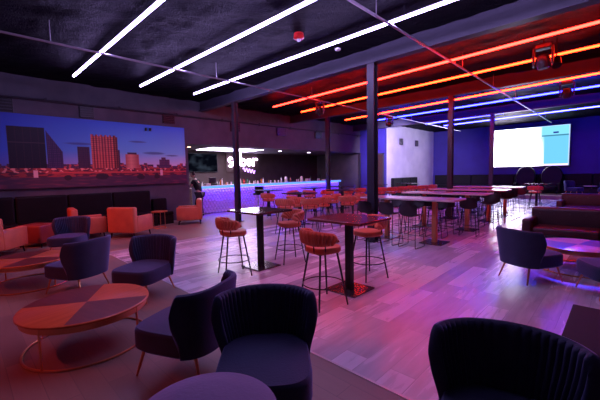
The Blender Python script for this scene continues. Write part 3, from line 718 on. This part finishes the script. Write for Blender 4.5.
# pedestal stool at the bar
t = thing('pedestal_stool', 'dark pedestal bar stool on a chrome post before the bar', 'stool', (12.2, -9.75, 0), radians(-90))
link('seat', cushion(.42, .4, .74, .82, r=.04), M['blackfab'], t, True)
link('backrest', shell(radians(75), .24, .035, .82, lambda s: 1.12, nt=30, nz=6), M['blackfab'], t, True)
link('post', T([(0, 0, .02), (0, 0, .74)], .028, n=12), M['chrome'], t); link('base', LT([(0, 0), (.22, 0), (.2, .02), (.04, .035), (0, .035)], n=28), M['chrome'], t, True)

# ------------------------------------------------------------------ communal tables and black sled stools
def communal():
    t = thing('communal_table', '', 'table')
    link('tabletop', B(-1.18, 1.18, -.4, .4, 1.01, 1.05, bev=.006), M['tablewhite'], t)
    for sx in (-1, 1):
        link('post', B(sx * .62 - .05, sx * .62 + .05, -.055, .055, .02, 1.01, bev=.005), M['postwood'], t)
        link('base_plate', B(sx * .62 - .26, sx * .62 + .26, -.28, .28, 0, .02, bev=.004), M['plate'], t)
    link('under_rail', B(-.75, .75, -.03, .03, .95, 1.01), M['black'], t)
    return t
CM = communal(); u8 = [False]; G = 'long communal high tables'
TY = [-7.75, -10.0, -12.1, -14.2]
for y, lb in zip(TY, ('long pink lit communal high table, nearest of the four', 'long communal high table, second of the row', 'long communal high table, third of the row', 'long communal high table, farthest and closest to the screen')):
    put(CM, u8, 3.76, y, 0, 1, lb, G)
def sled():
    t = thing('sled_stool', '', 'stool')
    bm = bmesh.new(); nx_, ny_ = 14, 18; g = []
    for i in range(nx_ + 1):
        row = []
        for j in range(ny_ + 1):
            u = -1 + 2 * i / nx_; v = j / ny_
            if v < .5: y = .2 - .38 * (v / .5); z = .70 - .015 * sin(v * 2 * pi)
            else:
                k = (v - .5) / .5; y = -.18 - .07 * k - .03 * sin(k * pi / 2); z = .70 + .30 * k - (0.0 if k < .8 else .06 * u ** 4)
            e = abs(u) ** 3; w = .21 - (.05 * max(0, (v - .8) / .2)) ; z += .07 * e * (1 - max(0, v - .5)); y += .09 * e * max(0, v - .45) * 2
            row.append(bm.verts.new((u * w, y, z)))
        g.append(row)
    for i in range(nx_):
        for j in range(ny_): bm.faces.new((g[i][j], g[i][j + 1], g[i + 1][j + 1], g[i + 1][j]))
    bmesh.ops.solidify(bm, geom=bm.faces[:], thickness=.014)
    link('bucket_seat', bm, M['blackplastic'], t, True)
    for s in (-1, 1):
        link('sled_frame', T([(s * .15, .14, .69), (s * .2, .22, .02), (s * .2, .2, .009), (s * .2, -.2, .009), (s * .2, -.22, .02), (s * .15, -.13, .69)], .008, n=6), M['black'], t)
    link('foot_rail', T([(-.19, .205, .22), (.19, .205, .22)], .007, n=6), M['black'], t)
    link('rear_rail', T([(-.195, -.205, .2), (.195, -.205, .2)], .007, n=6), M['black'], t)
    return t
SL = sled(); u9 = [False]; G = 'black sled base stools'
row = ['nearest', 'second', 'third', 'farthest']; pos = ['left', 'middle left', 'middle right', 'right']
for k, y in enumerate(TY):
    for i, x in enumerate((4.52, 3.95, 3.38, 2.8)):
        if (k, i) == (0, 3): continue
        j = random.uniform(-.05, .05)
        put(SL, u9, x + j, y + .72 + j, j * 3, -1, 'black sled stool on our side of the %s communal table, %s place' % (row[k], pos[i]), G)
        put(SL, u9, x - j, y - .74 + j, j * 2, 1, 'black sled stool on the far side of the %s communal table, %s place' % (row[k], pos[i]), G)
# small table with orange stool near platform
put(HT, u5, 2.65, -17.3, 0, 1, 'small dark high table standing alone before the platform', 'square high tables')
put(ST, u7, 2.62, -16.75, 0.05, -1, 'orange bar stool at the lone high table before the platform', 'woven back orange bar stools')
# orange lounge sets near white wall (backs over the tables)
for x, y, dx, dy, lb in ((7.92, -13.37, .8, -.5, 'orange woven stool beyond the communal tables, leftmost of the left trio'), (7.7, -13.95, .8, -.5, 'orange woven stool beyond the communal tables, middle of the left trio'), (7.5, -14.55, .8, -.5, 'orange woven stool beyond the communal tables, rightmost of the left trio'),
                 (7.51, -15.6, .8, -.5, 'orange woven stool before the white wall, leftmost of the right trio'), (7.2, -16.2, .8, -.5, 'orange woven stool before the white wall, middle of the right trio'), (7.04, -16.85, .8, -.5, 'orange woven stool before the white wall, rightmost of the right trio')):
    put(ST, u7, x, y, dx, dy, lb, 'woven back orange bar stools')
for x, y, lb in ((8.9, -14.6, 'pale topped dark high table behind the orange trio, left one'), (8.4, -17.0, 'dark high table behind the orange trio before the white wall, right one')): put(HT, u5, x, y, 0, 1, lb, 'square high tables')

# big round backed chairs on the platform
def egg():
    t = thing('round_back_chair', '', 'chair')
    bm = bmesh.new()
    for k in range(2):
        pass
    n = 40; rings = []
    for dy, s in ((-.02, .93), (-.08, 1.0), (-.16, 1.0), (-.22, .92)):
        rings.append([bm.verts.new((.52 * s * sin(2 * pi * i / n), dy - .30 - .10 * cos(2 * pi * i / n), 1.0 + .66 * s * cos(2 * pi * i / n))) for i in range(n)])
    for A_, B_ in zip(rings, rings[1:]):
        for j in range(n): bm.faces.new((A_[j], A_[(j + 1) % n], B_[(j + 1) % n], B_[j]))
    bm.faces.new(rings[0]); bm.faces.new(rings[-1][::-1])
    link('backrest', bm, M['blackfab'], t, True)
    link('seat', cushion(.8, .75, .2, .45, r=.1, p=3), M['blackfab'], t, True)
    for s in (-1, 1): link('armrest', B(min(s * .36, s * .5), max(s * .36, s * .5), -.36, .3, .15, .64, bev=.05, seg=3), M['blackfab'], t, True)
    for sx in (-1, 1):
        for sy in (-1, 1): link('leg', T([(sx * .32, sy * .3, .2), (sx * .34, sy * .32, 0)], .02), M['black'], t)
    return t
EG = egg(); ua = [False]; G = 'tall round backed black chairs'
put(EG, ua, 4.35, -24.1, 0, 1, 'tall round backed black chair below the screen, left of two', G, z=.2)
put(EG, ua, 3.05, -24.1, 0, 1, 'tall round backed black chair below the screen, right of two', G, z=.2)
# small round table between far lounge chairs
t = thing('side_table', 'small round pale side table between the platform lounge chairs', 'table', (1.25, -23.4, .2))
link('tabletop', LT([(0, .5), (.28, .5), (.28, .53), (0, .53)], n=28), M['tablewhite'], t); link('post', T([(0, 0, .02), (0, 0, .5)], .02), M['black'], t); link('base', LT([(0, 0), (.18, 0), (.18, .02), (0, .02)], n=24), M['black'], t)

# ------------------------------------------------------------------ small fixtures
def framed(x, y, z, label):
    t = thing('wall_speaker', label, 'speaker', (x, y, z)); link('cabinet', B(-.14, -.03, -.14, .14, -.2, .2, bev=.015), M['blackplastic'], t)
    link('grille', B(-.15, -.14, -.11, .11, -.17, .17), M['darkpipe'], t); link('bracket', B(-.03, 0, -.05, .05, -.05, .05), M['black'], t)
framed(XB, -20.2, 3.6, 'small dark speaker on the white lit wall, left of two'); framed(XB, -22.45, 3.6, 'small dark speaker on the white lit wall, right of two')
t = thing('smoke_alarm', 'red ceiling alarm with a white strobe between the white tubes', 'alarm', (4.95, -5.15, 4.46))
link('base', LT([(0, .12), (.1, .12), (.11, .03), (.08, 0), (0, 0)], n=24), M['red'], t, True); link('strobe', LT([(0, -.04), (.03, -.035), (.045, 0), (0, 0)], n=16), M['whitep'], t, True)
tag(link('smoke_detector', LT([(0, 0), (.06, .01), (.07, .05), (0, .06)], n=20, c=(4.9, -6.4, 4.52)), M['whitep'], None, True), 'small white smoke detector on the ceiling near the first beam', 'detector')
def head(x, y, z, aim, label, r=.13):
    t = thing('moving_head_light', label, 'light', (x, y, z))
    link('base', B(-.14, .14, -.1, .1, .28, .38, bev=.02), M['blackplastic'], t)
    link('hanger', T([(0, 0, .38), (0, 0, ZC - z + .05)], .015), M['black'], t)
    for s in (-1, 1): link('yoke_arm', B(s * .17 - .02, s * .17 + .02, -.05, .05, -.05, .33, bev=.01), M['blackplastic'], t)
    bm = LT([(0, -.13), (r * .75, -.13), (r, -.02), (r, .1), (r * .6, .17), (0, .18)], n=24)
    d = (Vector(aim) - Vector((x, y, z))).normalized(); q = Vector((0, 0, -1)).rotation_difference(d).to_matrix().to_4x4(); bmesh.ops.transform(bm, matrix=q, verts=bm.verts[:])
    link('lamp_head', bm, M['blackplastic'], t, True)
    return d
head(1.36, -9.03, 3.98, (1, -9, 0), 'black moving head light hanging before the second red tube'); head(1.37, -13.35, 3.98, (1, -14, 0), 'black moving head light hanging at the blue tubes near the right edge')
head(8.21, -9.61, 3.98, (8, -12, 0), 'black moving head light hanging at the far end of the red tubes'); d1 = head(8.3, -14.9, 3.98, (XB, -19.6, 2.4), 'black round moving head light in front of the white wall')

# ------------------------------------------------------------------ the man at the bar
def skin_mesh(name, verts, edges, radii, m, parent=None, sub=2, root=0):
    me = bpy.data.meshes.new(name); me.from_pydata(verts, edges, []); o = bpy.data.objects.new(name, me); C.objects.link(o)
    md = o.modifiers.new('s', 'SKIN'); 
    for i, r in enumerate(radii): me.skin_vertices[0].data[i].radius = (r, r) if not isinstance(r, tuple) else r
    me.skin_vertices[0].data[root].use_root = True
    ms = o.modifiers.new('u', 'SUBSURF'); ms.levels = sub; ms.render_levels = sub
    bpy.context.view_layer.update(); dg = bpy.context.evaluated_depsgraph_get()
    nm = bpy.data.meshes.new_from_object(o.evaluated_get(dg)); o.modifiers.clear(); o.data = nm
    nm.materials.clear(); nm.materials.append(m)
    for p in nm.polygons: p.use_smooth = True
    if parent: o.parent = parent
    return o
t = thing('person', 'man in black t-shirt leaning with his forearms on the left end of the bar', 'person', (12.68, -6.95, 0), radians(-58))
# local: +y forward, leaning to the bar
V = [(0, -.10, .98), (0, -.04, 1.15), (0, .05, 1.36), (0, .08, 1.50), (0, .13, 1.60),            # 0-4 pelvis..neck
     (.19, .05, 1.46), (.26, .16, 1.26), (.17, .42, 1.27), (-.19, .05, 1.46), (-.26, .16, 1.26), (-.17, .42, 1.27),   # arms
     (.10, -.10, .92), (.12, -.06, .50), (.13, -.12, .09), (.14, .02, .035), (-.10, -.10, .92), (-.12, .02, .50), (-.13, -.06, .09), (-.14, .08, .035)]
Eg = [(0, 1), (1, 2), (2, 3), (3, 4), (2, 5), (5, 6), (6, 7), (2, 8), (8, 9), (9, 10), (0, 11), (11, 12), (12, 13), (13, 14), (0, 15), (15, 16), (16, 17), (17, 18)]
R = [(.15, .11), (.15, .11), (.17, .12), (.07, .07), (.058, .058), .065, .048, .034, .065, .048, .034, .085, .06, .042, .035, .085, .06, .042, .035]
skin_mesh('body', V, Eg, R, M['skin'], t)
idx = [0, 1, 2, 3, 5, 6, 8, 9]; mp_ = {v: i for i, v in enumerate(idx)}
Vs = [V[i] for i in idx]; Vs[5] = tuple(V[5][k] * .35 + V[6][k] * .65 for k in range(3)); Vs[7] = tuple(V[8][k] * .35 + V[9][k] * .65 for k in range(3))
skin_mesh('shirt', Vs, [(0, 1), (1, 2), (2, 3), (2, 4), (4, 5), (2, 6), (6, 7)], [(.17, .13), (.175, .135), (.19, .14), .075, .085, .07, .085, .07], M['blackcloth'], t)
skin_mesh('trousers', [V[0]] + [V[i] for i in (11, 12, 13, 15, 16, 17)], [(0, 1), (1, 2), (2, 3), (0, 4), (4, 5), (5, 6)], [(.165, .125), .10, .075, .06, .10, .075, .06], M['greycloth'], t)
bm = bmesh.new(); bmesh.ops.create_uvsphere(bm, u_segments=24, v_segments=18, radius=.1)
for v in bm.verts:
    v.co.z *= 1.22; v.co.x *= .86; v.co.y *= 1.02
    if v.co.z < 0: v.co.x *= 1 + v.co.z * 1.6; v.co.y += .02
    if abs(v.co.x) < .02 and v.co.y > .07 and -.04 < v.co.z < .015: v.co.y += .025   # nose
    if .02 < abs(v.co.x) < .045 and v.co.y > .05 and .0 < v.co.z < .03: v.co.y -= .008   # eye sockets
bmesh.ops.translate(bm, vec=(0, .18, 1.72), verts=bm.verts[:])
for s in (-1, 1): lathe(bm, [(0, -.03), (.018, -.02), (.02, .02), (0, .03)], n=8, c=(s * .088, .17, 1.72), sx=.5)
hd = link('head', bm, M['skin'], t, True)
for s in (-1, 1):
    bm = bmesh.new(); bmesh.ops.create_uvsphere(bm, u_segments=10, v_segments=8, radius=.011); bmesh.ops.translate(bm, vec=(s * .032, .268, 1.735), verts=bm.verts[:]); link('eye', bm, M['hair'], hd, True)
link('mouth', B(-.022, .022, .268, .284, 1.652, 1.659), M['darkred'], hd)
bm = bmesh.new(); bmesh.ops.create_uvsphere(bm, u_segments=20, v_segments=14, radius=.108)
bmesh.ops.delete(bm, geom=[v for v in bm.verts if v.co.z < .02 - (.06 if v.co.y < 0 else -.03)], context='VERTS')
for v in bm.verts: v.co.z *= 1.22; v.co.x *= .88
bmesh.ops.translate(bm, vec=(0, .172, 1.725), verts=bm.verts[:]); link('hair', bm, M['hair'], t, True)
for s in (-1, 1):
    hv = [(s * .17, .42, 1.265), (s * .16, .50, 1.255)]; he = [(0, 1)]; hr = [(.034, .02), (.042, .017)]
    for k, (ln, off) in enumerate(((.07, -.03), (.085, -.01), (.08, .01), (.06, .03))):
        i = len(hv); hv += [(s * .16 + off, .53, 1.255), (s * .16 + off * 1.2, .53 + ln * .55, 1.262), (s * .16 + off * 1.25, .53 + ln, 1.245)]; he += [(1, i), (i, i + 1), (i + 1, i + 2)]; hr += [.011, .009, .007]
    i = len(hv); hv += [(s * .16 - s * .045, .47, 1.26), (s * .16 - s * .07, .52, 1.25)]; he += [(0, i), (i, i + 1)]; hr += [.011, .009]
    skin_mesh('hand', hv, he, hr, M['skin'], t, sub=1)
    link('shoe', B(min(s * .08, s * .19), max(s * .08, s * .19), -.16 if s > 0 else -.10, .14 if s > 0 else .20, 0, .09, bev=.035, seg=3), M['blackcloth'], t, True)

# ------------------------------------------------------------------ lamps
def spot(name, loc, aim, col, power, ang, blend=.4, r=.06):
    l = bpy.data.lights.new(name, 'SPOT'); l.energy = power; l.color = col; l.spot_size = radians(ang); l.spot_blend = blend; l.shadow_soft_size = r
    o = bpy.data.objects.new(name, l); C.objects.link(o); o.location = loc
    o.rotation_euler = (Vector(aim) - Vector(loc)).to_track_quat('-Z', 'Y').to_euler(); return o
spot('wall_wash_lamp', Vector((8.3, -14.9, 3.98)) + d1 * .19, (XB, -19.8, 2.5), (.62, .50, 1.0), 2000, 72, .8, .08)
def par(loc, aim, col, power, ang, label, blend=.3):
    t = thing('par_can_light', label, 'light', loc)
    d = (Vector(aim) - Vector(loc)).normalized(); q = Vector((0, 0, -1)).rotation_difference(d).to_matrix().to_4x4()
    bm = LT([(.085, -.14), (.095, -.14), (.095, .08), (.05, .13), (0, .13), (0, .11), (.04, .11), (.085, .07), (.085, -.14)], n=24); bmesh.ops.transform(bm, matrix=q, verts=bm.verts[:]); link('can', bm, M['black'], t, True)
    link('yoke', T([(0, 0, .1), (0, 0, ZC - loc[2] + .1)], .012), M['black'], t)
    spot('par_lamp', Vector(loc) + d * .15, aim, col, power, ang, blend)
par((5.4, 2.6, 4.2), (5.2, -1.0, 0), (1, .07, .04), 220, 62, 'red par can light over the lounge')
par((9.5, 1.8, 4.2), (10.2, -3.2, .3), (1, .09, .04), 480, 60, 'red par can light over the armchairs')
par((1.2, -9.6, 4.1), (.5, -7.15, .42), (.05, .05, 1), 2600, 16, 'added blue par can light tinting the right round table')  # added lamp, put in to colour the table top blue
par((2.0, -4.2 + 1.0, 4.2), (2.8, -4.0, 0), (1, .05, .03), 110, 50, 'added red par can light over the high tables')  # added lamp, reddens the table base that mirrors the red tubes

w = bpy.data.worlds.new('world'); SC.world = w; w.use_nodes = True
w.node_tree.nodes['Background'].inputs[0].default_value = (.05, .03, .08, 1); w.node_tree.nodes['Background'].inputs[1].default_value = .2

# ------------------------------------------------------------------ camera
cam = bpy.data.cameras.new('camera'); co = bpy.data.objects.new('camera', cam); C.objects.link(co)
cam.sensor_width = 36; cam.lens = 333 / 600 * 36; cam.clip_start = .02; cam.clip_end = 100
yaw, pitch, roll = radians(-45.8), radians(4.6), radians(-1.15)
fw = Vector((cos(yaw) * cos(pitch), sin(yaw) * cos(pitch), -sin(pitch))); r0 = Vector((sin(yaw), -cos(yaw), 0)); u0 = r0.cross(fw)
rt = cos(roll) * r0 + sin(roll) * u0; up = -sin(roll) * r0 + cos(roll) * u0
mtx = Matrix((rt, up, -fw)).transposed().to_4x4(); mtx.translation = Vector((0, 0, 1.7)); co.matrix_world = mtx
SC.camera = co
SC.view_settings.view_transform = 'Standard'; SC.view_settings.look = 'None'; SC.view_settings.gamma = 1; SC.view_settings.use_curve_mapping = False
SC.view_settings.exposure = 0.48
